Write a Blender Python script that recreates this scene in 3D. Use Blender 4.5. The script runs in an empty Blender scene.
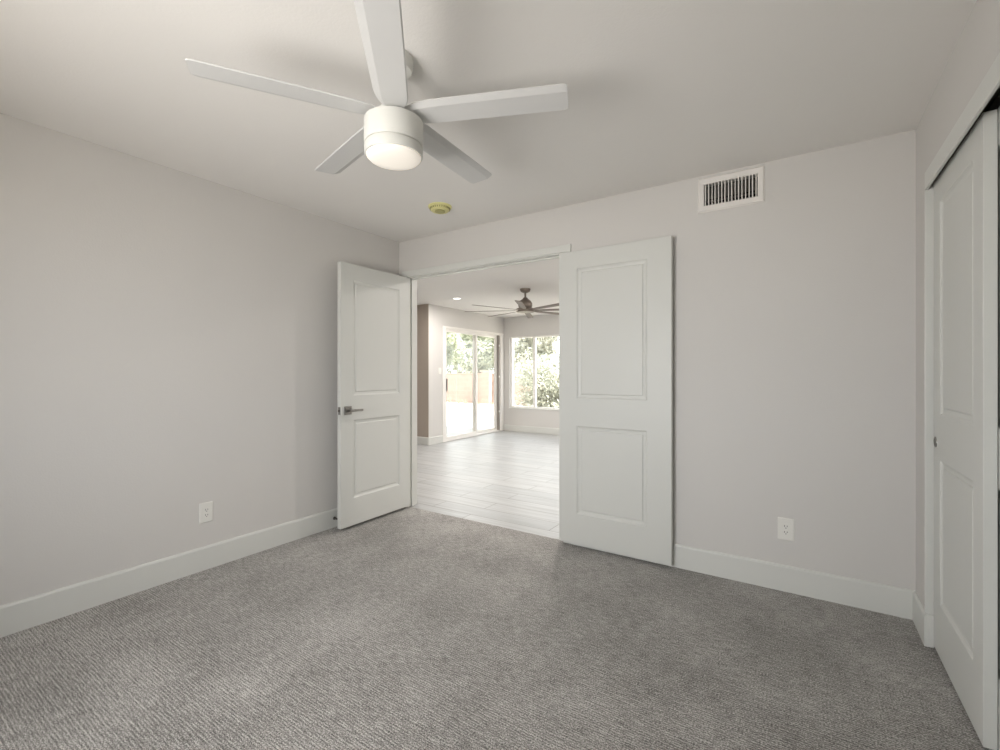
import bpy, bmesh, math, random
from mathutils import Vector, Matrix

S = bpy.context.scene
COL = S.collection
R = math.radians
random.seed(7)

# ------------------------------------------------------------------ camera
CAM_H = 1.229
YAW = R(33.26)
cd = bpy.data.cameras.new('camera')
cam = bpy.data.objects.new('camera', cd)
COL.objects.link(cam)
cam.location = (0, 0, CAM_H)
cam.rotation_euler = (R(90), 0, YAW)
cd.sensor_fit = 'HORIZONTAL'
cd.sensor_width = 36
cd.lens = 36 * 458.9 / 1000
cd.shift_y = -0.0022
cd.clip_start = 0.02
cd.clip_end = 300
S.camera = cam

# ------------------------------------------------------------------ world, sun, daylight, exposure
S.view_settings.view_transform = 'Standard'
S.view_settings.look = 'None'
S.view_settings.gamma = 1
S.view_settings.use_curve_mapping = False
S.view_settings.exposure = 0.0
try:
    S.cycles.use_denoising = True
    S.cycles.max_bounces = 14
    S.cycles.diffuse_bounces = 9
    S.cycles.transparent_max_bounces = 16
    S.cycles.sample_clamp_indirect = 6
    S.cycles.caustics_reflective = False
    S.cycles.caustics_refractive = False
except Exception:
    pass

W = bpy.data.worlds.new('sky')
S.world = W
W.use_nodes = True
bg = W.node_tree.nodes['Background']
bg.inputs[0].default_value = (0.93, 0.96, 1.0, 1)
bg.inputs[1].default_value = 4.3

sd = bpy.data.lights.new('sun', 'SUN')
sd.energy = 15.0
sd.angle = R(1.5)
sd.color = (1, 0.97, 0.92)
sun = bpy.data.objects.new('sun', sd)
COL.objects.link(sun)
sun.rotation_euler = Vector((-0.62, -0.03, -0.78)).to_track_quat('-Z', 'Y').to_euler()


def area(name, loc, direction, sx, sy, power, color=(1, 1, 1), portal=False, spread=180):
    d = bpy.data.lights.new(name, 'AREA')
    d.shape = 'RECTANGLE'
    d.size, d.size_y = sx, sy
    d.energy = power
    d.color = color
    d.spread = R(spread)
    if portal:
        d.cycles.is_portal = True
    o = bpy.data.objects.new(name, d)
    COL.objects.link(o)
    o.location = loc
    o.rotation_euler = Vector(direction).to_track_quat('-Z', 'Y').to_euler()
    return o


# the bedroom's own window stands in the wall behind the camera; this is its daylight
area('bedroom_window_daylight', (-1.35, -0.56, 1.26), (0, 1, 0.0), 1.1, 1.05, 24.5, (1, .988, .975), spread=130)
area('slider_portal', (-5.36, 7.15, 1.03), (1, 0, 0), 1.78, 2.0, 1, portal=True)
area('dining_window_portal', (-4.25, 8.3, 1.22), (0, -1, 0), 1.66, 1.46, 1, portal=True)


# ------------------------------------------------------------------ materials
def new_mat(name):
    m = bpy.data.materials.new(name)
    m.use_nodes = True
    return m, m.node_tree, m.node_tree.nodes['Principled BSDF']


def rgb(r, g, b):
    def f(c):
        c /= 255
        return c / 12.92 if c <= .04045 else ((c + .055) / 1.055) ** 2.4
    return (f(r), f(g), f(b), 1)


def paint(name, col, rough=.6, bump=.0, scale=250, spec=.3, metal=0):
    m, t, b = new_mat(name)
    b.inputs['Base Color'].default_value = col
    b.inputs['Roughness'].default_value = rough
    b.inputs['Specular IOR Level'].default_value = spec
    b.inputs['Metallic'].default_value = metal
    tc = t.nodes.new('ShaderNodeTexCoord')
    n = t.nodes.new('ShaderNodeTexNoise')
    n.inputs['Scale'].default_value = 1.3
    n.inputs['Detail'].default_value = 3
    t.links.new(tc.outputs['Object'], n.inputs['Vector'])
    mx = t.nodes.new('ShaderNodeMix')
    mx.data_type = 'RGBA'
    mx.inputs[6].default_value = tuple(c * .975 for c in col[:3]) + (1,)
    mx.inputs[7].default_value = tuple(min(1, c * 1.02) for c in col[:3]) + (1,)
    t.links.new(n.outputs['Fac'], mx.inputs[0])
    t.links.new(mx.outputs[2], b.inputs['Base Color'])
    if bump:
        n2 = t.nodes.new('ShaderNodeTexNoise')
        n2.inputs['Scale'].default_value = scale
        n2.inputs['Detail'].default_value = 3
        t.links.new(tc.outputs['Object'], n2.inputs['Vector'])
        bp = t.nodes.new('ShaderNodeBump')
        bp.inputs['Strength'].default_value = bump
        bp.inputs['Distance'].default_value = .002
        t.links.new(n2.outputs['Fac'], bp.inputs['Height'])
        t.links.new(bp.outputs['Normal'], b.inputs['Normal'])
    return m


M = {}
M['wall'] = paint('greige_wall_paint', rgb(207, 205, 202), .75, .25, 130)
M['ceiling'] = paint('ceiling_paint', rgb(229, 227, 224), .85, .3, 110)
M['trim'] = paint('white_trim_paint', rgb(211, 212, 208), .35)
M['door'] = paint('white_door_paint', rgb(207, 208, 204), .4)
M['hall'] = paint('beige_wall_paint', rgb(174, 163, 152), .75, .2, 130)
M['fan_white'] = paint('white_enamel', rgb(212, 212, 207), .35)
M['fan_blade'] = paint('white_blade_finish', rgb(206, 206, 205), .4)
M['vent'] = paint('white_vent_metal', rgb(226, 223, 219), .4)
M['damper'] = paint('grey_damper_metal', rgb(112, 110, 105), .5)
M['duct'] = paint('dark_duct', rgb(26, 25, 24), .8)
M['plastic'] = paint('white_plastic', rgb(226, 225, 220), .35)
M['slot'] = paint('socket_slot_dark', rgb(38, 37, 36), .7)
M['yellowed'] = paint('yellowed_plastic', rgb(212, 208, 150), .45)
M['yellow_dark'] = paint('yellowed_grille', rgb(166, 162, 112), .6)
M['nickel'] = paint('satin_nickel', rgb(150, 148, 144), .3, metal=1)
M['darknickel'] = paint('dark_nickel', rgb(110, 106, 100), .3, metal=1)
M['spring'] = paint('dark_spring_steel', rgb(90, 88, 84), .35, metal=1)
M['rubber'] = paint('white_rubber', rgb(220, 220, 216), .6)
M['blade2'] = paint('weathered_wood_blade', rgb(116, 106, 98), .5)
M['fan_metal'] = paint('brushed_bronze', rgb(126, 117, 108), .35, metal=.7)
M['vinyl'] = paint('white_vinyl', rgb(236, 234, 230), .35)
M['track'] = paint('bronze_track_channel', rgb(140, 134, 128), .5)
M['blackrail'] = paint('closet_rail_metal', rgb(120, 118, 112), .35, metal=.8)
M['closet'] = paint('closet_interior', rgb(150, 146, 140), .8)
M['bark'] = paint('bark', rgb(120, 100, 84), .9, .5, 40)


def emit_mat(name, col, strength):
    m, t, b = new_mat(name)
    b.inputs['Base Color'].default_value = rgb(235, 232, 225)
    b.inputs['Roughness'].default_value = .4
    b.inputs['Emission Color'].default_value = col
    b.inputs['Emission Strength'].default_value = strength
    return m


M['lens'] = emit_mat('frosted_lit_lens', (1, .88, .75, 1), .34)
M['lens2'] = emit_mat('fan_light_glass', (1, .95, .9, 1), 1.2)
M['canlight'] = emit_mat('recessed_lamp_lens', (1, .96, .9, 1), 3)


def glass_mat():
    m = bpy.data.materials.new('window_glass')
    m.use_nodes = True
    t = m.node_tree
    t.nodes.clear()
    out = t.nodes.new('ShaderNodeOutputMaterial')
    tr = t.nodes.new('ShaderNodeBsdfTransparent')
    tr.inputs[0].default_value = (.97, .98, .975, 1)
    gl = t.nodes.new('ShaderNodeBsdfGlossy')
    gl.inputs['Roughness'].default_value = .02
    lw = t.nodes.new('ShaderNodeLayerWeight')
    lw.inputs['Blend'].default_value = .5
    fr = t.nodes.new('ShaderNodeMath')
    fr.operation = 'POWER'
    fr.inputs[1].default_value = 5
    t.links.new(lw.outputs['Facing'], fr.inputs[0])
    fr2 = t.nodes.new('ShaderNodeMath')
    fr2.operation = 'MULTIPLY_ADD'
    fr2.inputs[1].default_value = .7
    fr2.inputs[2].default_value = .03
    t.links.new(fr.outputs[0], fr2.inputs[0])
    fr = fr2
    mx = t.nodes.new('ShaderNodeMixShader')
    t.links.new(fr.outputs[0], mx.inputs[0])
    t.links.new(tr.outputs[0], mx.inputs[1])
    t.links.new(gl.outputs[0], mx.inputs[2])
    t.links.new(mx.outputs[0], out.inputs[0])
    return m


M['glass'] = glass_mat()


def math_node(t, op, a, b=None, **kw):
    n = t.nodes.new('ShaderNodeMath')
    n.operation = op
    for i, v in ((0, a), (1, b)):
        if v is None:
            continue
        if isinstance(v, (int, float)):
            n.inputs[i].default_value = v
        else:
            t.links.new(v, n.inputs[i])
    return n.outputs[0]


def carpet_mat():
    m, t, b = new_mat('grey_ribbed_loop_carpet')
    b.inputs['Roughness'].default_value = .95
    b.inputs['Specular IOR Level'].default_value = .1
    b.inputs['Sheen Weight'].default_value = .15
    tc = t.nodes.new('ShaderNodeTexCoord')
    sep = t.nodes.new('ShaderNodeSeparateXYZ')
    t.links.new(tc.outputs['Object'], sep.inputs[0])
    # wobble of the ribs
    mpw = t.nodes.new('ShaderNodeMapping')
    mpw.inputs['Scale'].default_value = (16, 30, 1)
    t.links.new(tc.outputs['Object'], mpw.inputs[0])
    nw = t.nodes.new('ShaderNodeTexNoise')
    nw.inputs['Scale'].default_value = 1.0
    nw.inputs['Detail'].default_value = 2
    t.links.new(mpw.outputs[0], nw.inputs['Vector'])
    yy = math_node(t, 'ADD', sep.outputs[1], math_node(t, 'MULTIPLY', nw.outputs['Fac'], .010))
    rib = math_node(t, 'SINE', math_node(t, 'MULTIPLY', yy, 2 * math.pi / .0105))
    rib = math_node(t, 'ADD', math_node(t, 'MULTIPLY', rib, .5), .5)
    # yarn loops along the ribs
    mp = t.nodes.new('ShaderNodeMapping')
    mp.inputs['Scale'].default_value = (170, 270, 1)
    t.links.new(tc.outputs['Object'], mp.inputs[0])
    n1 = t.nodes.new('ShaderNodeTexNoise')
    n1.inputs['Scale'].default_value = 1.0
    n1.inputs['Detail'].default_value = 2
    t.links.new(mp.outputs[0], n1.inputs['Vector'])
    # streaks: long, in rib direction
    mp2 = t.nodes.new('ShaderNodeMapping')
    mp2.inputs['Scale'].default_value = (20, 115, 1)
    t.links.new(tc.outputs['Object'], mp2.inputs[0])
    n2 = t.nodes.new('ShaderNodeTexNoise')
    n2.inputs['Scale'].default_value = 1.0
    n2.inputs['Detail'].default_value = 3
    t.links.new(mp2.outputs[0], n2.inputs['Vector'])
    # large worn patches (pile direction)
    n3 = t.nodes.new('ShaderNodeTexNoise')
    n3.inputs['Scale'].default_value = 2.3
    n3.inputs['Detail'].default_value = 4
    n3.inputs['Roughness'].default_value = .6
    t.links.new(tc.outputs['Object'], n3.inputs['Vector'])
    h = math_node(t, 'ADD', math_node(t, 'MULTIPLY', rib, .13), math_node(t, 'MULTIPLY', n1.outputs['Fac'], 1.18))
    h = math_node(t, 'ADD', h, math_node(t, 'MULTIPLY', n2.outputs['Fac'], .46))
    h = math_node(t, 'ADD', h, math_node(t, 'MULTIPLY', n3.outputs['Fac'], .30))
    cr = t.nodes.new('ShaderNodeValToRGB')
    cr.color_ramp.elements[0].position = .62
    cr.color_ramp.elements[0].color = rgb(84, 82, 79)
    cr.color_ramp.elements[1].position = .96
    cr.color_ramp.elements[1].color = rgb(206, 203, 199)
    e = cr.color_ramp.elements.new(.80)
    e.color = rgb(149, 146, 142)
    sc_ = math_node(t, 'MULTIPLY', h, .755)
    t.links.new(sc_, cr.inputs[0])
    t.links.new(cr.outputs[0], b.inputs['Base Color'])
    bp = t.nodes.new('ShaderNodeBump')
    bp.inputs['Strength'].default_value = .6
    bp.inputs['Distance'].default_value = .004
    t.links.new(h, bp.inputs['Height'])
    t.links.new(bp.outputs['Normal'], b.inputs['Normal'])
    return m


M['carpet'] = carpet_mat()


def tile_mat():
    m, t, b = new_mat('pale_wood_look_tile')
    b.inputs['Roughness'].default_value = .36
    b.inputs['Specular IOR Level'].default_value = .5
    tc = t.nodes.new('ShaderNodeTexCoord')
    br = t.nodes.new('ShaderNodeTexBrick')
    br.offset = .37
    br.inputs['Scale'].default_value = 1
    br.inputs['Brick Width'].default_value = 1.2
    br.inputs['Row Height'].default_value = .2
    br.inputs['Mortar Size'].default_value = .0035
    br.inputs['Mortar Smooth'].default_value = .2
    br.inputs['Bias'].default_value = 0
    br.inputs['Color1'].default_value = rgb(186, 187, 187)
    br.inputs['Color2'].default_value = rgb(174, 176, 177)
    br.inputs['Mortar'].default_value = rgb(120, 118, 115)
    t.links.new(tc.outputs['Object'], br.inputs['Vector'])
    mp = t.nodes.new('ShaderNodeMapping')
    mp.inputs['Scale'].default_value = (1.2, 22, 1)
    t.links.new(tc.outputs['Object'], mp.inputs[0])
    n = t.nodes.new('ShaderNodeTexNoise')
    n.inputs['Scale'].default_value = 1.5
    n.inputs['Detail'].default_value = 5
    t.links.new(mp.outputs[0], n.inputs['Vector'])
    cr = t.nodes.new('ShaderNodeValToRGB')
    cr.color_ramp.elements[0].position = .35
    cr.color_ramp.elements[0].color = (.78, .775, .77, 1)
    cr.color_ramp.elements[1].position = .65
    cr.color_ramp.elements[1].color = (1, 1, 1, 1)
    t.links.new(n.outputs['Fac'], cr.inputs[0])
    mx = t.nodes.new('ShaderNodeMix')
    mx.data_type = 'RGBA'
    mx.blend_type = 'MULTIPLY'
    mx.inputs[0].default_value = 1
    t.links.new(br.outputs['Color'], mx.inputs[6])
    t.links.new(cr.outputs[0], mx.inputs[7])
    t.links.new(mx.outputs[2], b.inputs['Base Color'])
    bp = t.nodes.new('ShaderNodeBump')
    bp.inputs['Strength'].default_value = .3
    bp.inputs['Distance'].default_value = .002
    inv = math_node(t, 'SUBTRACT', 1.0, br.outputs['Fac'])
    t.links.new(inv, bp.inputs['Height'])
    t.links.new(bp.outputs['Normal'], b.inputs['Normal'])
    return m


M['tile'] = tile_mat()


def noise_col_mat(name, c1, c2, scale, rough=.9, bump=.4, dist=.02, stretch=(1, 1, 1)):
    m, t, b = new_mat(name)
    b.inputs['Roughness'].default_value = rough
    b.inputs['Specular IOR Level'].default_value = .2
    tc = t.nodes.new('ShaderNodeTexCoord')
    mp = t.nodes.new('ShaderNodeMapping')
    mp.inputs['Scale'].default_value = stretch
    t.links.new(tc.outputs['Object'], mp.inputs[0])
    n = t.nodes.new('ShaderNodeTexNoise')
    n.inputs['Scale'].default_value = scale
    n.inputs['Detail'].default_value = 6
    t.links.new(mp.outputs[0], n.inputs['Vector'])
    cr = t.nodes.new('ShaderNodeValToRGB')
    cr.color_ramp.elements[0].position = .35
    cr.color_ramp.elements[0].color = c1
    cr.color_ramp.elements[1].position = .65
    cr.color_ramp.elements[1].color = c2
    t.links.new(n.outputs['Fac'], cr.inputs[0])
    t.links.new(cr.outputs[0], b.inputs['Base Color'])
    bp = t.nodes.new('ShaderNodeBump')
    bp.inputs['Strength'].default_value = bump
    bp.inputs['Distance'].default_value = dist
    t.links.new(n.outputs['Fac'], bp.inputs['Height'])
    t.links.new(bp.outputs['Normal'], b.inputs['Normal'])
    return m


M['gravel'] = noise_col_mat('pale_gravel', rgb(176, 166, 154), rgb(214, 208, 198), 14)
M['patio'] = noise_col_mat('concrete_patio', rgb(186, 182, 176), rgb(204, 200, 194), 3)
M['leaf'] = noise_col_mat('mesquite_leaf', rgb(152, 157, 134), rgb(192, 195, 172), 1.2, .6, 0)
M['leaf2'] = noise_col_mat('oleander_leaf', rgb(158, 160, 145), rgb(196, 197, 183), 2.0, .55, 0)
M['drybrush'] = noise_col_mat('dry_brush_twig', rgb(160, 140, 122), rgb(190, 172, 152), 8, .9, 0)


def block_mat():
    m, t, b = new_mat('tan_block_masonry')
    b.inputs['Roughness'].default_value = .9
    tc = t.nodes.new('ShaderNodeTexCoord')
    mp = t.nodes.new('ShaderNodeMapping')
    mp.inputs['Rotation'].default_value = (R(90), 0, 0)
    t.links.new(tc.outputs['Object'], mp.inputs[0])
    br = t.nodes.new('ShaderNodeTexBrick')
    br.inputs['Scale'].default_value = 1
    br.inputs['Brick Width'].default_value = .41
    br.inputs['Row Height'].default_value = .203
    br.inputs['Mortar Size'].default_value = .008
    br.inputs['Color1'].default_value = rgb(166, 145, 133)
    br.inputs['Color2'].default_value = rgb(160, 140, 128)
    br.inputs['Mortar'].default_value = rgb(170, 153, 141)
    t.links.new(mp.outputs[0], br.inputs['Vector'])
    t.links.new(br.outputs['Color'], b.inputs['Base Color'])
    return m


M['block'] = block_mat()


# ------------------------------------------------------------------ helpers
def tag(o, label=None, cat=None, group=None, kind=None):
    if label:
        o['label'] = label
    if cat:
        o['category'] = cat
    if group:
        o['group'] = group
    if kind:
        o['kind'] = kind
    return o


def box(bm, x0, x1, y0, y1, z0, z1):
    vs = [bm.verts.new((x, y, z)) for x in (x0, x1) for y in (y0, y1) for z in (z0, z1)]
    for f in ((0, 1, 3, 2), (4, 6, 7, 5), (0, 4, 5, 1), (2, 3, 7, 6), (0, 2, 6, 4), (1, 5, 7, 3)):
        bm.faces.new([vs[i] for i in f])
    return vs


def prism(bm, pts, a0, a1, axis):
    """closed outline PTS (2-D) swept from a0 to a1 along axis 'X'/'Y'/'Z'"""
    def p(u, v, a):
        return {'X': (a, u, v), 'Y': (u, a, v), 'Z': (u, v, a)}[axis]
    A = [bm.verts.new(p(u, v, a0)) for u, v in pts]
    B = [bm.verts.new(p(u, v, a1)) for u, v in pts]
    n = len(pts)
    for i in range(n):
        bm.faces.new((A[i], A[(i + 1) % n], B[(i + 1) % n], B[i]))
    bm.faces.new(A)
    bm.faces.new(B[::-1])
    return A + B


def lathe(bm, prof, n=40, c=(0, 0, 0), axis='Z'):
    rings = []
    for r, z in prof:
        ring = []
        if r < 1e-6:
            ring = [bm.verts.new((0, 0, z))]
        else:
            for i in range(n):
                a = 2 * math.pi * i / n
                ring.append(bm.verts.new((r * math.cos(a), r * math.sin(a), z)))
        rings.append(ring)
    for a, b in zip(rings, rings[1:]):
        if len(a) == 1 and len(b) == 1:
            continue
        for i in range(n):
            j = (i + 1) % n
            if len(a) == 1:
                bm.faces.new((a[0], b[i], b[j]))
            elif len(b) == 1:
                bm.faces.new((a[i], a[j], b[0]))
            else:
                bm.faces.new((a[i], a[j], b[j], b[i]))
    vs = [v for r in rings for v in r]
    mt = {'Z': Matrix.Identity(4), 'X': Matrix.Rotation(R(90), 4, 'Y'), 'Y': Matrix.Rotation(R(-90), 4, 'X')}[axis]
    bmesh.ops.transform(bm, matrix=Matrix.Translation(c) @ mt, verts=vs)
    return vs


def tube(bm, p0, p1, r0, r1=None, n=12):
    r1 = r0 if r1 is None else r1
    p0, p1 = Vector(p0), Vector(p1)
    d = p1 - p0
    vs = lathe(bm, [(0, 0), (r0, 0), (r1, d.length), (0, d.length)], n)
    q = d.to_track_quat('Z', 'Y').to_matrix().to_4x4()
    bmesh.ops.transform(bm, matrix=Matrix.Translation(p0) @ q, verts=vs)
    return vs


def obj(name, bm, mat, parent=None, loc=(0, 0, 0), smooth=False, bevel=0, seg=2, rot=None):
    bmesh.ops.recalc_face_normals(bm, faces=bm.faces)
    me = bpy.data.meshes.new(name)
    bm.to_mesh(me)
    bm.free()
    mats = mat if isinstance(mat, (list, tuple)) else [mat]
    for k in mats:
        me.materials.append(M[k])
    if smooth:
        for p in me.polygons:
            p.use_smooth = True
    o = bpy.data.objects.new(name, me)
    COL.objects.link(o)
    o.location = loc
    if rot:
        o.rotation_euler = rot
    if parent:
        o.parent = parent
    if smooth:
        try:
            me.set_sharp_from_angle(angle=R(35))
        except Exception:
            pass
    if bevel:
        b = o.modifiers.new('bevel', 'BEVEL')
        b.width = bevel
        b.segments = seg
        b.limit_method = 'ANGLE'
        b.angle_limit = R(50)
    return o


def boxes(name, lst, mat, parent=None, bevel=0, loc=(0, 0, 0)):
    bm = bmesh.new()
    for b in lst:
        box(bm, *b)
    return obj(name, bm, mat, parent, bevel=bevel, loc=loc)


def struct(name, lst, mat, label=None, bevel=0):
    o = boxes(name, lst, mat, bevel=bevel)
    o['kind'] = 'structure'
    if label:
        o['label'] = label
    return o


def empty(name, loc, label, cat, group=None, rz=0, kind=None):
    o = bpy.data.objects.new(name, None)
    COL.objects.link(o)
    o.location = loc
    o.rotation_euler = (0, 0, rz)
    o.empty_display_size = .1
    return tag(o, label, cat, group, kind)


def wall_y(x0, x1, y0, y1, z0, z1, holes):
    """wall running along X with rectangular holes (hx0,hx1,hz0,hz1), sorted"""
    out = []
    x = x0
    for hx0, hx1, hz0, hz1 in holes:
        out.append((x, hx0, y0, y1, z0, z1))
        if hz0 > z0:
            out.append((hx0, hx1, y0, y1, z0, hz0))
        if hz1 < z1:
            out.append((hx0, hx1, y0, y1, hz1, z1))
        x = hx1
    out.append((x, x1, y0, y1, z0, z1))
    return out


def wall_x(x0, x1, y0, y1, z0, z1, holes):
    return [(a[2], a[3], a[0], a[1], a[4], a[5]) for a in wall_y(y0, y1, x0, x1, z0, z1, holes)]


# ------------------------------------------------------------------ room shell
XL, XR, YB, YF, H = -3.118, .478, 3.047, -.535, 2.44
WT = .115
YT = YB + WT                      # tile-room face of the shared wall
H2 = 2.40
LJ, RJ, DH = -3.007, -1.447, 2.098     # clear opening of the double doorway

struct('floor', [(XL - .1, XR + .1, YF - .1, YB + .02, -.12, 0)], 'carpet', 'grey ribbed loop carpet covering the bedroom floor')
struct('floor', [(-8.2, 1.7, YB + .02, 8.3, -.12, -.002)], 'tile', 'pale wood-look plank tile floor beyond the double doorway')
struct('ceiling', [(XL - .15, XR + .9, YF - .15, YB + .06, H, H + .15)], 'ceiling', 'flat white bedroom ceiling around the white fan')
struct('ceiling', [(-8.3, 1.8, YB + .06, 8.45, H2, H2 + .2)], 'ceiling', 'white ceiling of the tiled room beyond the doorway')

struct('wall_left', [(XL - .15, XL, YF - .15, YB + .001, 0, H)], 'wall', 'long blank greige bedroom wall on the left')
CY0, CY1, CZ = 1.46, 2.785, 2.13       # closet opening
struct('wall_right', wall_x(XR, XR + .12, YF - .15, YB + .001, 0, H, [(CY0, CY1, 0, CZ)]), 'wall', 'greige wall around the closet on the right')
struct('wall_back', wall_y(XL - .15, XR + .9, YB, YT, 0, H, [(LJ - .018, RJ + .018, 0, DH + .018), (-.354 - .1435, -.354 + .1435, 2.318 - .0655, 2.318 + .0655)]), 'wall', 'greige bedroom wall holding the double doorway and the air vent')
struct('wall_front', wall_y(XL - .15, XR + .12, YF - .15, YF, 0, H, [(-2.25, -.55, .75, 2.0)]), 'wall', 'wall behind the viewer with the bedroom window')

# closet interior
struct('wall_closet', [(1.15, 1.25, .9, YB, 0, H), (XR + .12, 1.25, .85, .95, 0, H), (XR + .12, 1.2, .9, YB, -.1, 0),
                       (XR + .1, 1.25, 2.95, YB, 0, H)], 'closet')

# tiled room
SX0, SX1, SZ = 6.27, 8.13, 2.045        # sliding door opening in Y
WX0, WX1, WZ0, WZ1 = -5.15, -3.40, .495, 1.985
struct('wall_slider', wall_x(-5.44, -5.29, 5.856, 8.40, 0, H2, [(SX0, SX1, 0, SZ)]), 'wall', 'pale wall holding the sliding patio door')
struct('wall_window', wall_y(-5.44, 1.7, 8.22, 8.37, 0, H2, [(WX0, WX1, WZ0, WZ1)]), 'wall', 'pale far wall holding the wide window')
struct('wall_hall', [(-8.2, -5.44, 5.85, 6.0, 0, H2), (-5.44, -5.29, 5.85, 5.856, 0, H2)], 'hall', 'narrow beige wall seen at the left edge of the doorway')
struct('wall_hall', [(-8.3, -8.15, 3.0, 6.0, 0, H2)], 'hall')
struct('wall_tiled', [(1.6, 1.75, 3.0, 8.4, 0, H2)], 'wall')
struct('wall_tiled', [(-8.2, XL - .15, YB, YT, 0, H2)], 'wall')
struct('wall_tiled', [(XR + .9, 1.7, YB, YT, 0, H2)], 'wall')

# baseboards: 0.145 tall with an eased top edge
def baseboard(name, p0, p1, n, h=.145, t=.014, label=None):
    """p0->p1 along the wall foot, n = unit normal into the room"""
    bm = bmesh.new()
    prof = [(0, 0), (t, 0), (t, h - .012), (t - .004, h - .003), (t - .008, h), (0, h)]
    p0, p1, n = Vector(p0), Vector(p1), Vector(n)
    A = [bm.verts.new(p0 + n * u + Vector((0, 0, v))) for u, v in prof]
    B = [bm.verts.new(p1 + n * u + Vector((0, 0, v))) for u, v in prof]
    k = len(prof)
    for i in range(k):
        bm.faces.new((A[i], A[(i + 1) % k], B[(i + 1) % k], B[i]))
    bm.faces.new(A)
    bm.faces.new(B[::-1])
    o = obj(name, bm, 'trim')
    o['kind'] = 'structure'
    if label:
        o['label'] = label
    return o


baseboard('baseboard_left', (XL, YF, 0), (XL, YB, 0), (1, 0, 0), label='tall white baseboard along the left wall')
baseboard('baseboard_back', (RJ + .066, YB, 0), (XR, YB, 0), (0, -1, 0), label='tall white baseboard right of the doorway')
baseboard('baseboard_back', (XL + .014, YB, 0), (LJ - .066, YB, 0), (0, -1, 0), label='short white baseboard behind the open left door')
baseboard('baseboard_right', (XR, CY1 - .012, 0), (XR, YB - .014, 0), (-1, 0, 0), label='short white baseboard between the corner and the closet')
baseboard('baseboard_right', (XR, YF, 0), (XR, CY0, 0), (-1, 0, 0))
# return of the baseboard round the closet jamb
struct('baseboard_closet', [(XR + .0002, XR + .018, CY1 - .012, CY1, 0, .145)], 'trim', 'short baseboard return wrapping the closet jamb', bevel=.002)
baseboard('baseboard_slider', (-5.29, 5.85, 0), (-5.29, SX0 - .06, 0), (1, 0, 0), h=.13, label='white baseboard left of the sliding patio door')
baseboard('baseboard_hall', (-8.1, 5.85, 0), (-5.29, 5.85, 0), (0, -1, 0), h=.13, label='baseboard on the narrow beige wall')
baseboard('baseboard_window', (-5.28, 8.22, 0), (1.6, 8.22, 0), (0, -1, 0), h=.13, label='white baseboard under the far window')

# ------------------------------------------------------------------ double doorway: jambs, stops, casings
CW, CT = .058, .016
struct('trim_1', [(LJ - .018, LJ, YB - .001, YT + .001, 0, DH)], 'trim', 'white left jamb of the double doorway', bevel=.0015)
struct('trim_2', [(RJ, RJ + .018, YB - .001, YT + .001, 0, DH)], 'trim', 'white right jamb of the double doorway')
struct('trim_3', [(LJ - .018, RJ + .018, YB - .001, YT + .001, DH, DH + .018)], 'trim', 'white head jamb of the double doorway')
struct('trim_4', [(LJ, LJ + .011, YB + .04, YB + .075, 0, DH)], 'trim', 'door stop strip on the left jamb', bevel=.002)
struct('trim_4', [(RJ - .011, RJ, YB + .04, YB + .075, 0, DH)], 'trim')
struct('trim_4', [(LJ, RJ, YB + .04, YB + .075, DH - .011, DH)], 'trim', 'door stop strip under the head jamb', bevel=.002)


def casing(name, lst, label, yoff=0):
    return struct(name, lst, 'trim', label, bevel=.004)


casing('trim_5', [(LJ - .006 - CW, LJ - .006, YB - CT, YB, 0, DH + .006)], 'white casing left of the doorway behind the left door')
casing('trim_5', [(RJ + .006, RJ + .006 + CW, YB - CT, YB, 0, DH + .006)], 'white casing right of the doorway behind the right door')
casing('trim_6', [(LJ - .006 - CW, RJ + .006 + CW, YB - CT, YB, DH + .006, DH + .006 + CW - .006)], 'white head casing over the double doorway')
casing('trim_7', [(LJ - .064, LJ - .006, YT, YT + CT, 0, DH + .006)], 'casing on the tiled-room side')
casing('trim_7', [(RJ + .006, RJ + .064, YT, YT + CT, 0, DH + .006)], 'casing on the tiled-room side')
casing('trim_7', [(LJ - .064, RJ + .064, YT, YT + CT, DH + .006, DH + .064)], 'casing on the tiled-room side')


# ------------------------------------------------------------------ two-panel doors
def leaf_mesh(Wd, z0, z1, T, sx0, sx1, panels):
    """x 0..Wd, faces at y=0 and y=-T"""
    bm = bmesh.new()
    prof = [(0, 0), (.003, .004), (.010, .009), (.024, .0115), (.028, .0115), (.031, .006), (.034, .0055)]
    xs = [0, sx0, Wd - sx1, Wd]
    zs = [z0]
    for a, b in panels:
        zs += [a, b]
    zs.append(z1)
    for side in (0, 1):
        def P(x, z, d):
            return bm.verts.new((x, -d if side == 0 else -T + d, z))
        for i in range(3):
            for j in range(len(zs) - 1):
                x0, x1, a, b = xs[i], xs[i + 1], zs[j], zs[j + 1]
                if i == 1 and j % 2 == 1:
                    prev = None
                    for off, dep in prof:
                        ring = [P(x0 + off, a + off, dep), P(x1 - off, a + off, dep), P(x1 - off, b - off, dep), P(x0 + off, b - off, dep)]
                        if prev:
                            for k in range(4):
                                bm.faces.new((prev[k], prev[(k + 1) % 4], ring[(k + 1) % 4], ring[k]))
                        prev = ring
                    bm.faces.new(prev)
                else:
                    bm.faces.new([P(x0, a, 0), P(x1, a, 0), P(x1, b, 0), P(x0, b, 0)])
    # edges
    for x in (0, Wd):
        for j in range(len(zs) - 1):
            bm.faces.new([bm.verts.new(c) for c in ((x, 0, zs[j]), (x, -T, zs[j]), (x, -T, zs[j + 1]), (x, 0, zs[j + 1]))])
    for z in (z0, z1):
        for i in range(3):
            bm.faces.new([bm.verts.new(c) for c in ((xs[i], 0, z), (xs[i], -T, z), (xs[i + 1], -T, z), (xs[i + 1], 0, z))])
    bmesh.ops.remove_doubles(bm, verts=bm.verts, dist=.0003)
    return bm


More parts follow.
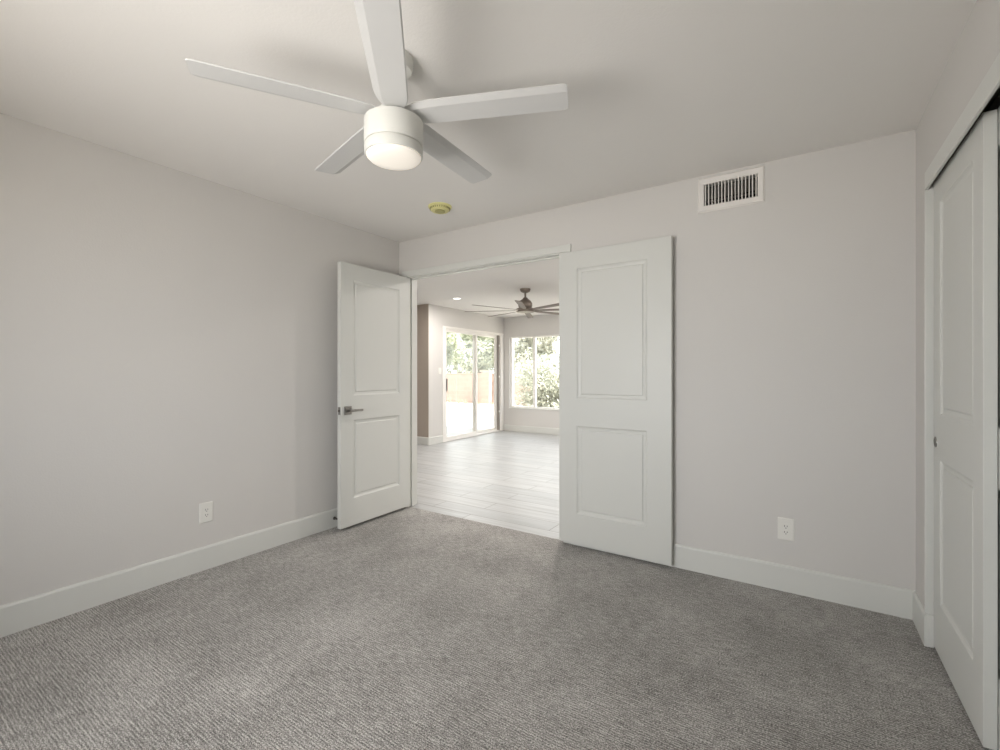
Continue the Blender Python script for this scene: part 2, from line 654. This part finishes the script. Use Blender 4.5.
PANELS = [(.238, .855), (1.050, 1.962)]


def make_door(name, loc, rz, label, Wd=.763, T=.035, z0=.024, z1=2.087, sx0=.12, sx1=.12, kind='structure'):
    d = empty(name, loc, label, 'door', kind=kind, rz=rz)
    obj('door_leaf', leaf_mesh(Wd, z0, z1, T, sx0, sx1, PANELS), 'door', d, bevel=.002, seg=2)
    return d


def hinges(d, x, y, ang=0):
    for z in (.25, 1.05, 1.86):
        bm = bmesh.new()
        tube(bm, (x, y, z - .045), (x, y, z + .045), .006, n=14)
        lathe(bm, [(0, -.004), (.0045, -.004), (.0065, 0), (.0065, .003), (0, .003)], 12, (x, y, z + .046))
        obj('hinge', bm, 'nickel', d, smooth=True)


# left leaf: hinge at left jamb, opened 90 degrees, runs along -Y.  local x -> world -Y (rz=-90), local y -> world +X
d1 = make_door('door_1', (-2.9703, 3.041, 0), R(-89.1), 'open white two-panel door with nickel lever beside the left wall', Wd=.762, T=.040, sx0=.135, sx1=.122)
hinges(d1, -.006, -.0465)

# lever set (local coords: x along leaf from hinge, face at y=0, away +y)
hx, hz = .762 - .064, .935
hdl = boxes('handle', [(hx - .033, hx + .033, .0002, .009, hz - .033, hz + .033)], 'nickel', d1, bevel=.0015)
hdl['label'] = 'square satin nickel lever handle'
bm = bmesh.new()
tube(bm, (hx, .009, hz), (hx, .048, hz), .011, n=20)
tube(bm, (hx, .008, hz), (hx, .014, hz), .016, n=24)
obj('spindle', bm, 'nickel', hdl, smooth=True)
bm = bmesh.new()
pts = [(hx + .014, .040), (hx + .014, .052), (hx - .095, .056), (hx - .112, .053), (hx - .112, .046), (hx - .095, .046)]
prism(bm, pts, hz - .009, hz + .009, 'Z')
obj('lever', bm, 'nickel', hdl, bevel=.002)
# same set on the hidden side
boxes('handle', [(hx - .033, hx + .033, -.049, -.0402, hz - .033, hz + .033)], 'nickel', d1, bevel=.0015)
lp = boxes('latch_plate', [(.7621, .7636, -.030, -.005, hz - .03, hz + .03)], 'nickel', d1, bevel=.0005)
lp['label'] = 'small nickel latch plate on the door edge'
bm = bmesh.new()
prism(bm, [(-.024, hz - .008), (-.011, hz - .008), (-.011, hz + .008), (-.024, hz + .008)], .7636, .770, 'X')
obj('latch_bolt', bm, 'darknickel', lp)

# right leaf: folded 180 degrees flat against the wall.  local x -> world +X, local y -> world +Y ; visible face at y=-T
d2 = make_door('door_2', (-1.455, 3.030, 0), R(-1.0), 'white two-panel door folded flat against the back wall', Wd=.780, sx0=.138, sx1=.152)
hinges(d2, -.004, .006)

# ------------------------------------------------------------------ closet
# far door on the front track: face X=.495, runs Y 2.77 -> 2.11
d3 = make_door('door_3', (.495, 2.772, 0), R(-90), 'white two-panel closet door with round chrome pull', Wd=.662, T=.034, z0=.012, z1=2.077, sx0=.105, sx1=.105)
# make the room-facing side the -X side: local y=-T must point to -X -> local y axis is +X at rz=-90, so faces at X=.495 (y=0) and .461
d3.location.x = .495 + .034
d4 = make_door('door_4', (.565, 2.27, 0), R(-90), 'second white closet door on the rear track, at the edge of view', Wd=.69, T=.034, z0=.012, z1=2.083, sx0=.105, sx1=.105)
# flush cup pull on door 3 (local x from far edge)
bm = bmesh.new()
lathe(bm, [(0, .000), (.014, .000), (.0185, .0035), (.022, .0035), (.0235, .001), (.0235, -.001)], 32, (0, 0, 0), 'Y')
for v in bm.verts:
    v.co.y = -v.co.y
pull = obj('flush_pull', bm, 'nickel', d3, loc=(.036, -.034, .925), smooth=True)
pull['label'] = 'round chrome flush cup pull'
# header fascia, jamb boards, track
struct('trim_8', [(XR - .012, XR - .0002, CY0 - .06, CY1 - .004, 2.052, 2.130)], 'trim', 'white fascia board over the closet opening', bevel=.003)
struct('trim_9', [(XR - .012, XR + .12, CY1 - .006, CY1 + .0, .145, 2.056)], 'trim', 'white closet side jamb near the corner', bevel=.002)
struct('trim_9', [(XR - .012, XR + .12, CY0, CY0 + .006, 0, 2.056)], 'trim')
struct('trim_10', [(XR + .005, XR + .008, CY0, CY1 - .01, 2.092, 2.13), (XR + .055, XR + .058, CY0, CY1 - .01, 2.092, 2.13),
                   (XR + .105, XR + .108, CY0, CY1 - .01, 2.092, 2.13), (XR + .005, XR + .108, CY0, CY1 - .01, 2.126, 2.13)],
       'blackrail', 'metal double track above the closet doors')

# ------------------------------------------------------------------ vent
vt = empty('air_vent', (-.354, YB, 2.318), 'white rectangular air vent with vertical fins high on the back wall', 'air vent')
bm = bmesh.new()
ow, oh, iw, ih = .179, .105, .145, .067
prof = [(0, 0, 0), (.0, 0, -.004), (.008, .008, -.011), (.030, .034, -.007), (.034, .038, -.007), (.034, .038, .03)]
rings = []
for ix, iz, y in prof:
    rings.append([bm.verts.new(c) for c in ((-ow + ix, y, -oh + iz), (ow - ix, y, -oh + iz), (ow - ix, y, oh - iz), (-ow + ix, y, oh - iz))])
for a, b in zip(rings, rings[1:]):
    for k in range(4):
        bm.faces.new((a[k], a[(k + 1) % 4], b[(k + 1) % 4], b[k]))
obj('vent_frame', bm, 'vent', vt)
for i in range(16):
    x = -iw + (i + .5) * 2 * iw / 16 - .003
    bm = bmesh.new()
    vs = box(bm, -.0022, .0022, -.006, .016, -ih, ih)
    bmesh.ops.rotate(bm, cent=(0, .005, 0), matrix=Matrix.Rotation(R(random.uniform(-6, 14)), 3, 'Z'), verts=vs)
    obj('fin', bm, 'vent', vt, loc=(x + .003, 0, 0))
for z in (-.055, -.03, -.005, .02, .045):
    bm = bmesh.new()
    vs = box(bm, -iw, iw, -.012, .012, -.001, .001)
    bmesh.ops.rotate(bm, cent=(0, 0, 0), matrix=Matrix.Rotation(R(-50 if z > -.01 else -12), 3, 'X'), verts=vs)
    obj('damper_blade', bm, 'damper', vt, loc=(0, .034, z))
boxes('duct', [(-iw - .004, iw + .004, .049, .053, -ih - .004, ih + .004)], 'duct', vt)
for sx in (-1, 1):
    bm = bmesh.new()
    lathe(bm, [(0, -.0025), (.003, -.002), (.004, 0), (0, 0)], 12, (sx * .163, -.0085, 0), 'Y')
    obj('screw', bm, 'vent', vt, smooth=True)


# ------------------------------------------------------------------ outlets and switch (built facing -Y, wall at y=0)
def rounded(w, h, r, n=4):
    pts = []
    for cx, cz, a0 in ((w - r, h - r, 0), (-w + r, h - r, 90), (-w + r, -h + r, 180), (w - r, -h + r, 270)):
        for k in range(n + 1):
            a = R(a0 + 90 * k / n)
            pts.append((cx + r * math.cos(a), cz + r * math.sin(a)))
    return pts


def plate_bm(w=.04, h=.0625, t=.006):
    bm = bmesh.new()
    rings = []
    for inset, y in ((0, 0), (0, -.002), (.005, -t)):
        rings.append([bm.verts.new((u, y, v)) for u, v in rounded(w - inset, h - inset, .004)])
    for a, b in zip(rings, rings[1:]):
        k = len(a)
        for i in range(k):
            bm.faces.new((a[i], a[(i + 1) % k], b[(i + 1) % k], b[i]))
    bm.faces.new(rings[-1])
    return bm


def outlet(loc, rz, label):
    o = empty('wall_outlet', loc, label, 'power outlet', rz=rz)
    obj('cover_plate', plate_bm(), 'plastic', o)
    bm = bmesh.new()
    prism(bm, rounded(.0168, .0335, .004), -.0075, -.0055, 'Y')
    rec = obj('receptacle', bm, 'plastic', o, bevel=.0005)
    for cz in (.0165, -.0165):
        for sx, hh in ((-.0063, .0046), (.0063, .0038)):
            boxes('slot', [(sx - .0014, sx + .0014, -.0079, -.0070, cz + .002 - hh, cz + .002 + hh)], 'slot', rec)
        bm = bmesh.new()
        lathe(bm, [(0, -.0004), (.0026, -.0004), (.0026, .0006), (0, .0006)], 14, (0, -.0075, cz - .0085), 'Y')
        obj('slot', bm, 'slot', rec)
    for z in (.05, -.05):
        bm = bmesh.new()
        lathe(bm, [(0, -.0012), (.0022, -.001), (.003, 0), (0, 0)], 12, (0, -.0058, z), 'Y')
        obj('screw', bm, 'plastic', o, smooth=True)
    return o


outlet((XL, 1.395, .355), R(90), 'white duplex outlet low on the blank left wall')
outlet((-.071, YB, .348), 0, 'white duplex outlet low on the wall right of the folded door')

sw = empty('light_switch', (-5.29, 6.146, 1.26), 'white light switch on the wall left of the sliding door', 'light switch', rz=R(90))
obj('cover_plate', plate_bm(.035, .0575), 'plastic', sw)
bm = bmesh.new()
prism(bm, [(-.006, -.033), (-.010, .033), (-.005, .033), (-.004, -.033)], -.016, .016, 'X')
obj('rocker', bm, 'plastic', sw)

# ------------------------------------------------------------------ smoke detector
sm = empty('smoke_detector', (-2.197, 2.553, H), 'round yellowed smoke detector on the ceiling beyond the fan', 'smoke detector')
bm = bmesh.new()
lathe(bm, [(.085, 0), (.086, -.006), (.083, -.012), (.074, -.013), (.072, -.014), (.068, -.028), (.060, -.036), (0, -.037)], 48)
obj('housing', bm, 'yellowed', sm, smooth=True)
bm = bmesh.new()
for i in range(28):
    a = 2 * math.pi * i / 28
    vs = box(bm, .0688, .0745, -.0035, .0035, -.026, -.0145)
    bmesh.ops.rotate(bm, cent=(0, 0, 0), matrix=Matrix.Rotation(a, 3, 'Z'), verts=vs)
bmg = obj('sensing_grille', bm, 'yellow_dark', sm)
bm = bmesh.new()
lathe(bm, [(.036, -.0365), (.038, -.042), (.034, -.044), (.020, -.0445), (0, -.0445)], 36, (.004, -.004, 0))
obj('test_button', bm, 'yellow_dark', sm, smooth=True)

# ------------------------------------------------------------------ spring door stop on the left baseboard
ds = empty('door_stop', (XL + .014, 2.33, .072), 'small spring door stop on the baseboard behind the left door', 'door stop')
bm = bmesh.new()
lathe(bm, [(0, 0), (.013, 0), (.013, .003), (.008, .008), (0, .008)], 20, (0, 0, 0), 'X')
obj('base', bm, 'spring', ds, smooth=True)
bm = bmesh.new()
N = 150
path = [Vector((.008 + .066 * i / N, .0065 * math.cos(i * .9), .0065 * math.sin(i * .9))) for i in range(N + 1)]
prev = None
for i, p in enumerate(path):
    q = path[min(i + 1, N)] - path[max(i - 1, 0)]
    q.normalize()
    s = q.cross(Vector((1, 0, 0))).normalized()
    u = s.cross(q)
    ring = [bm.verts.new(p + (s * math.cos(a) + u * math.sin(a)) * .0013) for a in (0, R(90), R(180), R(270))]
    if prev:
        for k in range(4):
            bm.faces.new((prev[k], prev[(k + 1) % 4], ring[(k + 1) % 4], ring[k]))
    prev = ring
obj('spring', bm, 'spring', ds)
bm = bmesh.new()
lathe(bm, [(0, 0), (.009, 0), (.0105, .004), (.0095, .014), (0, .016)], 20, (.073, 0, 0), 'X')
obj('rubber_tip', bm, 'rubber', ds, smooth=True)

# ------------------------------------------------------------------ white ceiling fan
FX, FY = -1.313, 1.256
fan = empty('ceiling_fan', (FX, FY, H), 'white five-blade ceiling fan with round lit lamp on the bedroom ceiling', 'ceiling fan')
bm = bmesh.new()
lathe(bm, [(0, 0), (.074, 0), (.076, -.006), (.074, -.034), (.066, -.048), (.022, -.056), (0, -.056)], 48)
obj('canopy', bm, 'fan_white', fan, smooth=True)
bm = bmesh.new()
lathe(bm, [(0, -.05), (.013, -.05), (.013, -.19), (.030, -.192), (.034, -.205), (0, -.205)], 28)
obj('downrod', bm, 'fan_white', fan, smooth=True)
bm = bmesh.new()
lathe(bm, [(0, -.198), (.050, -.200), (.064, -.207), (.066, -.243), (0, -.243)], 56)
obj('rotor_hub', bm, 'fan_white', fan, smooth=True)
bm = bmesh.new()
lathe(bm, [(0, -.2432), (.1075, -.2432), (.1110, -.2455), (.1115, -.250), (.1115, -.333), (.1095, -.336), (.104, -.337), (0, -.337)], 64)
obj('motor_housing', bm, 'fan_white', fan, smooth=True)
bm = bmesh.new()
lathe(bm, [(0, -.3372), (.105, -.3372), (.1055, -.341), (.1095, -.342), (.1105, -.345), (.1105, -.374), (.108, -.378), (.1035, -.378), (.1035, -.372), (0, -.372)], 64)
lk = obj('light_ring', bm, 'fan_white', fan, smooth=True)
bm = bmesh.new()
lathe(bm, [(.1033, -.3735), (.1025, -.381), (.095, -.388), (.075, -.394), (.045, -.398), (0, -.400)], 64)
ls = obj('lamp_lens', bm, 'lens', fan, smooth=True)
ls['label'] = 'glowing warm white frosted lens'
for k in range(5):
    ang = R(33.26 - 10.64 + 72 * k) + R({2: -1.3, 4: 1.0}.get(k, 0))
    # cross-section in (y,z): cw side bent up, whole blade pitched
    bm = bmesh.new()
    t = .006
    sec = [(-.064, .009), (-.0625, .009 + t * .6), (-.034, t), (.060, t), (.064, t * .5), (.060, 0), (-.036, 0)]
    L0, L1 = .098, .664
    cols = []
    for (x, s) in ((L0 - .038, .6), (L0 + .006, .88), (L0 + .04, .96), (.25, .98), (.45, 1), (L1 - .018, 1.0), (L1 - .006, .96), (L1, .86)):
        cols.append([bm.verts.new((x, y * s, z)) for y, z in sec])
    n = len(sec)
    for a, b in zip(cols, cols[1:]):
        for i in range(n):
            bm.faces.new((a[i], a[(i + 1) % n], b[(i + 1) % n], b[i]))
    bm.faces.new(cols[0])
    bm.faces.new(cols[-1][::-1])
    bmesh.ops.rotate(bm, cent=(0, 0, 0), matrix=Matrix.Rotation(R(-5.5), 3, 'X'), verts=bm.verts)
    bl = obj('blade', bm, 'fan_blade', fan, loc=(0, 0, -.226), rot=(0, 0, ang))

# ------------------------------------------------------------------ second fan in the tiled room
f2 = empty('ceiling_fan', (-3.22, 5.553, H2), 'dark eight-blade ceiling fan hanging in the tiled room beyond the doorway', 'ceiling fan')
bm = bmesh.new()
lathe(bm, [(0, 0), (.075, 0), (.075, -.012), (.062, -.040), (.030, -.056), (0, -.058)], 36)
obj('canopy', bm, 'fan_metal', f2, smooth=True)
bm = bmesh.new()
lathe(bm, [(0, -.05), (.013, -.05), (.013, -.13), (0, -.13)], 20)
obj('downrod', bm, 'fan_metal', f2, smooth=True)
bm = bmesh.new()
lathe(bm, [(0, -.120), (.028, -.122), (.040, -.140), (.075, -.165), (.098, -.200), (.100, -.235), (.090, -.262), (.060, -.275), (0, -.275)], 36)
obj('motor_housing', bm, 'fan_metal', f2, smooth=True)
bm = bmesh.new()
lathe(bm, [(0, -.2755), (.125, -.2755), (.130, -.285), (.130, -.318), (.120, -.326), (0, -.326)], 40)
obj('rotor_hub', bm, 'fan_metal', f2, smooth=True)
for k in range(8):
    bm = bmesh.new()
    t = .006
    sec = [(-.5, 0), (-.5, t), (.5, t), (.5, 0)]
    cols = []
    for x, w in ((.125, .045), (.20, .050), (.26, .07), (.6, .085), (.84, .09), (.86, .08)):
        cols.append([bm.verts.new((x, y * w, z)) for y, z in sec])
    for a, b in zip(cols, cols[1:]):
        for i in range(4):
            bm.faces.new((a[i], a[(i + 1) % 4], b[(i + 1) % 4], b[i]))
    bm.faces.new(cols[0])
    bm.faces.new(cols[-1][::-1])
    bmesh.ops.rotate(bm, cent=(0, 0, 0), matrix=Matrix.Rotation(R(-9), 3, 'X'), verts=bm.verts)
    obj('blade', bm, 'blade2', f2, loc=(0, 0, -.302), rot=(0, 0, R(33.26 - 9 + 45 * k)))

# recessed light
rl = empty('recessed_light', (-4.53, 5.67, H2), 'round recessed light glowing in the tiled room ceiling', 'ceiling light')
bm = bmesh.new()
lathe(bm, [(.085, -.0002), (.083, -.004), (.064, -.006), (.060, -.002), (.060, -.0002)], 36)
obj('trim_ring', bm, 'fan_white', rl, smooth=True)
bm = bmesh.new()
lathe(bm, [(.0598, -.0022), (.03, -.003), (0, -.0032)], 36)
obj('lamp_lens', bm, 'canlight', rl, smooth=True)
rlt = area('recessed_lamp_light', (0, 0, -.006), (0, 0, -1), .115, .115, 24, (1, .94, .885))
rlt.data.shape = 'DISK'
rlt.parent = rl
# unseen copies of the recessed light, added to brighten the tiled room
for px_, py_ in ((-1.9, 5.67), (-1.9, 7.3), (-1.9, 4.1), (-4.2, 4.1), (.4, 5.67), (.4, 4.1)):
    r2 = rl.copy()
    COL.objects.link(r2)
    r2.location = (px_, py_, H2)
    r2['label'] = 'unseen recessed light added to brighten the tiled room'
    r2['group'] = 'unseen added recessed lights in the tiled room'
    for ch in [c for c in rl.children]:
        c2 = ch.copy()
        COL.objects.link(c2)
        c2.parent = r2

# ------------------------------------------------------------------ sliding patio door (door_5)
sl = empty('door_5', (-5.29, 0, 0), 'white framed sliding glass patio door in the tiled room', 'sliding door', kind='structure')
boxes('door_frame', [(-.15, .012, SX0 - .055, SX0 + .03, 0, SZ + .015), (-.15, .012, SX1 - .03, SX1 + .055, 0, SZ + .015),
                     (-.15, .012, SX0 + .03, SX1 - .03, SZ - .03, SZ + .015), (-.15, .004, SX0 + .03, SX1 - .03, 0, .03)], 'vinyl', sl, bevel=.004)


def sash(name, x0, x1, y0, y1, z0, z1, w, parent, wl=None, wr=None):
    wl = wl or w
    wr = wr or w
    f = boxes(name, [(x0, x1, y0, y0 + wl, z0, z1), (x0, x1, y1 - wr, y1, z0, z1),
                     (x0, x1, y0 + wl, y1 - wr, z1 - w, z1), (x0, x1, y0 + wl, y1 - wr, z0, z0 + w)], 'vinyl', parent, bevel=.003)
    xm = (x0 + x1) / 2
    boxes('glass_pane', [(xm - .003, xm + .003, y0 + wl - .005, y1 - wr + .005, z0 + w - .005, z1 - w + .005)], 'glass', f)
    return f


s1 = sash('sliding_sash', -.055, -.020, SX0 + .032, 7.29, .031, SZ - .031, .05, sl)
s2 = sash('fixed_sash', -.100, -.065, 7.23, 8.03, .031, SZ - .031, .05, sl)
hb = bmesh.new()
prism(hb, [(-.0198, SX0 + .045), (.012, SX0 + .050), (.018, SX0 + .062), (.012, SX0 + .072), (-.0198, SX0 + .072)], .90, 1.12, 'Z')
hh = obj('pull_handle', hb, 'nickel', sl, bevel=.003)
hh['label'] = 'grey upright pull handle'
boxes('jamb_channel', [(-.06, -.012, 8.032, 8.068, .031, SZ - .031)], 'track', sl)
for z in (.42, 1.15, 1.80):
    boxes('channel_clip', [(-.0115, .002, 8.035, 8.065, z - .02, z + .02)], 'vinyl', sl, bevel=.002)

# ------------------------------------------------------------------ far window (window_1)
wn = empty('window_1', (0, 8.22, 0), 'wide white framed window in the far wall of the tiled room', 'window', kind='structure')
boxes('window_frame', [(WX0, WX0 + .03, .05, .14, WZ0, WZ1), (WX1 - .03, WX1, .05, .14, WZ0, WZ1),
                       (WX0 + .03, WX1 - .03, .05, .14, WZ1 - .025, WZ1), (WX0 + .03, WX1 - .03, .05, .14, WZ0, WZ0 + .03)], 'vinyl', wn, bevel=.004)
boxes('window_sill', [(WX0 - .02, WX1 + .02, -.014, .052, WZ0 - .016, WZ0 + .002)], 'trim', wn, bevel=.003)
for a, b in ((WX0 + .03, -4.615), (-4.565, -4.0), (-3.95, WX1 - .03)):
    boxes('glass_pane', [(a - .003, b + .003, .085, .091, WZ0 + .027, WZ1 - .022)], 'glass', wn)
for a in (-4.615, -4.0):
    boxes('mullion', [(a, a + .05, .055, .125, WZ0 + .03, WZ1 - .025)], 'vinyl', wn, bevel=.003)

# bedroom window behind the viewer
w2 = empty('window_2', (0, YF - .15, 0), 'bedroom window behind the viewer', 'window', kind='structure')
boxes('window_frame', [(-2.25, -2.21, 0, .06, .75, 2.0), (-.59, -.55, 0, .06, .75, 2.0), (-2.21, -.59, 0, .06, 1.96, 2.0), (-2.21, -.59, 0, .06, .75, .79),
                       (-1.425, -1.375, 0, .06, .79, 1.96)], 'vinyl', w2, bevel=.004)

# ------------------------------------------------------------------ outside
GZ = -.15
bm = bmesh.new()
box(bm, -45, 20, -25, 60, GZ - .1, GZ)
g = obj('ground', bm, 'gravel')
g['kind'] = 'structure'
g['label'] = 'sunlit pale gravel yard outside'
struct('patio_slab', [(-8.0, -5.44, 5.9, 10.2, GZ, GZ + .09)], 'patio', 'pale concrete patio outside the sliding door')

gw = boxes('garden_wall', [(-32, 4, 16.9, 17.1, GZ, 1.17), (-32, 4, 16.88, 17.12, 1.17, 1.22)], 'block')
tag(gw, 'low tan block garden wall across the back of the yard', 'garden wall', kind='structure')
gp = empty('wall_pillar', (-11.68, 16.75, GZ), 'tan block pillar standing against the garden wall', 'pillar')
boxes('shaft', [(-.2, .2, -.14, .14, 0, 1.42)], 'block', gp)
boxes('cap', [(-.24, .24, -.18, .145, 1.42, 1.48)], 'block', gp, bevel=.01)


def foliage(bm, cents, n, size, rng):
    for _ in range(n):
        c, r = cents[rng.randrange(len(cents))]
        while True:
            v = Vector((rng.uniform(-1, 1), rng.uniform(-1, 1), rng.uniform(-1, 1)))
            if .25 < v.length < 1:
                break
        p = Vector(c) + Vector((v.x * r[0], v.y * r[1], v.z * r[2]))
        q = Vector((rng.uniform(-1, 1), rng.uniform(-1, 1), rng.uniform(-.6, 1))).normalized()
        s = q.orthogonal().normalized()
        s.rotate(Matrix.Rotation(rng.uniform(0, 6.28), 3, q))
        u = q.cross(s)
        L = size * rng.uniform(.6, 1.3)
        w = L * .28
        bend = q * L * .12
        vs = [bm.verts.new(p + k) for k in (-s * L, -s * L * .2 + u * w + bend, s * L, -s * L * .2 - u * w + bend)]
        bm.faces.new(vs)


def tree(loc, hgt, spread, nleaf, lsize, seed, label, mat='leaf', trunk_h=1.2, group=None, low=.35, name='tree'):
    rng = random.Random(seed)
    t = empty(name, loc, label, 'tree' if name == 'tree' else 'shrub', group)
    bm = bmesh.new()
    cents = []
    if trunk_h > 0:
        tube(bm, (0, 0, 0), (.08, .05, trunk_h), .16, .12, 10)
    nb = 9
    for i in range(nb):
        a = 2 * math.pi * i / nb + rng.uniform(-.3, .3)
        rr = spread * rng.uniform(.35, .75)
        z = hgt * rng.uniform(low + .12, .82)
        e = Vector((rr * math.cos(a), rr * math.sin(a), z))
        st = Vector((.08, .05, max(trunk_h, .02))) if trunk_h > 0 else Vector((.1 * math.cos(a), .1 * math.sin(a), 0))
        mid = st.lerp(e, .5) + Vector((0, 0, .12 * hgt))
        tube(bm, st, mid, .07 if trunk_h else .03, .045 if trunk_h else .02, 7)
        tube(bm, mid, e, .045 if trunk_h else .02, .012, 7)
        cents.append((e, (spread * .48, spread * .48, hgt * .2)))
        cents.append((mid + Vector((rng.uniform(-.3, .3), rng.uniform(-.3, .3), .1)), (spread * .34, spread * .34, hgt * .16)))
    cents.append((Vector((0, 0, hgt * .78)), (spread * .5, spread * .5, hgt * .2)))
    obj('trunk', bm, 'bark', t, smooth=True)
    bm = bmesh.new()
    foliage(bm, cents, nleaf, lsize, rng)
    obj('crown', bm, mat, t)
    return t


tree((-17.3, 19.6, GZ), 5.2, 1.8, 22000, .125, 3, 'green leafy tree seen through the left pane of the patio door', low=.12)
tree((-13.7, 19.0, GZ), 4.9, 1.35, 18000, .125, 5, 'green leafy tree seen through the right pane of the patio door', low=.15)
tree((-10.7, 19.4, GZ), 4.6, 1.25, 20000, .13, 11, 'leafy tree reaching into the upper left of the far window', 'leaf2', low=-.02)
tree((-5.6, 11.1, GZ), 1.95, 1.15, 16000, .055, 13, 'tall pale green shrub outside the right side of the far window', 'leaf2', trunk_h=0, low=-.05, name='shrub')
rngb = random.Random(4)
for i in range(9):
    bm = bmesh.new()
    for k in range(40):
        a = rngb.uniform(0, 6.28)
        ll = rngb.uniform(.12, .38)
        tube(bm, (0, 0, 0), (ll * .6 * math.cos(a), ll * .6 * math.sin(a), ll * rngb.uniform(.4, 1)), .006, .002, 4)
    o = obj('dry_bush', bm, 'drybrush', loc=(-15.0 + i * .55 + rngb.uniform(-.15, .15), 16.3 + rngb.uniform(-.3, .2), GZ))
    tag(o, 'dry brown brush growing along the foot of the garden wall', 'shrub', 'dry brush along the garden wall')
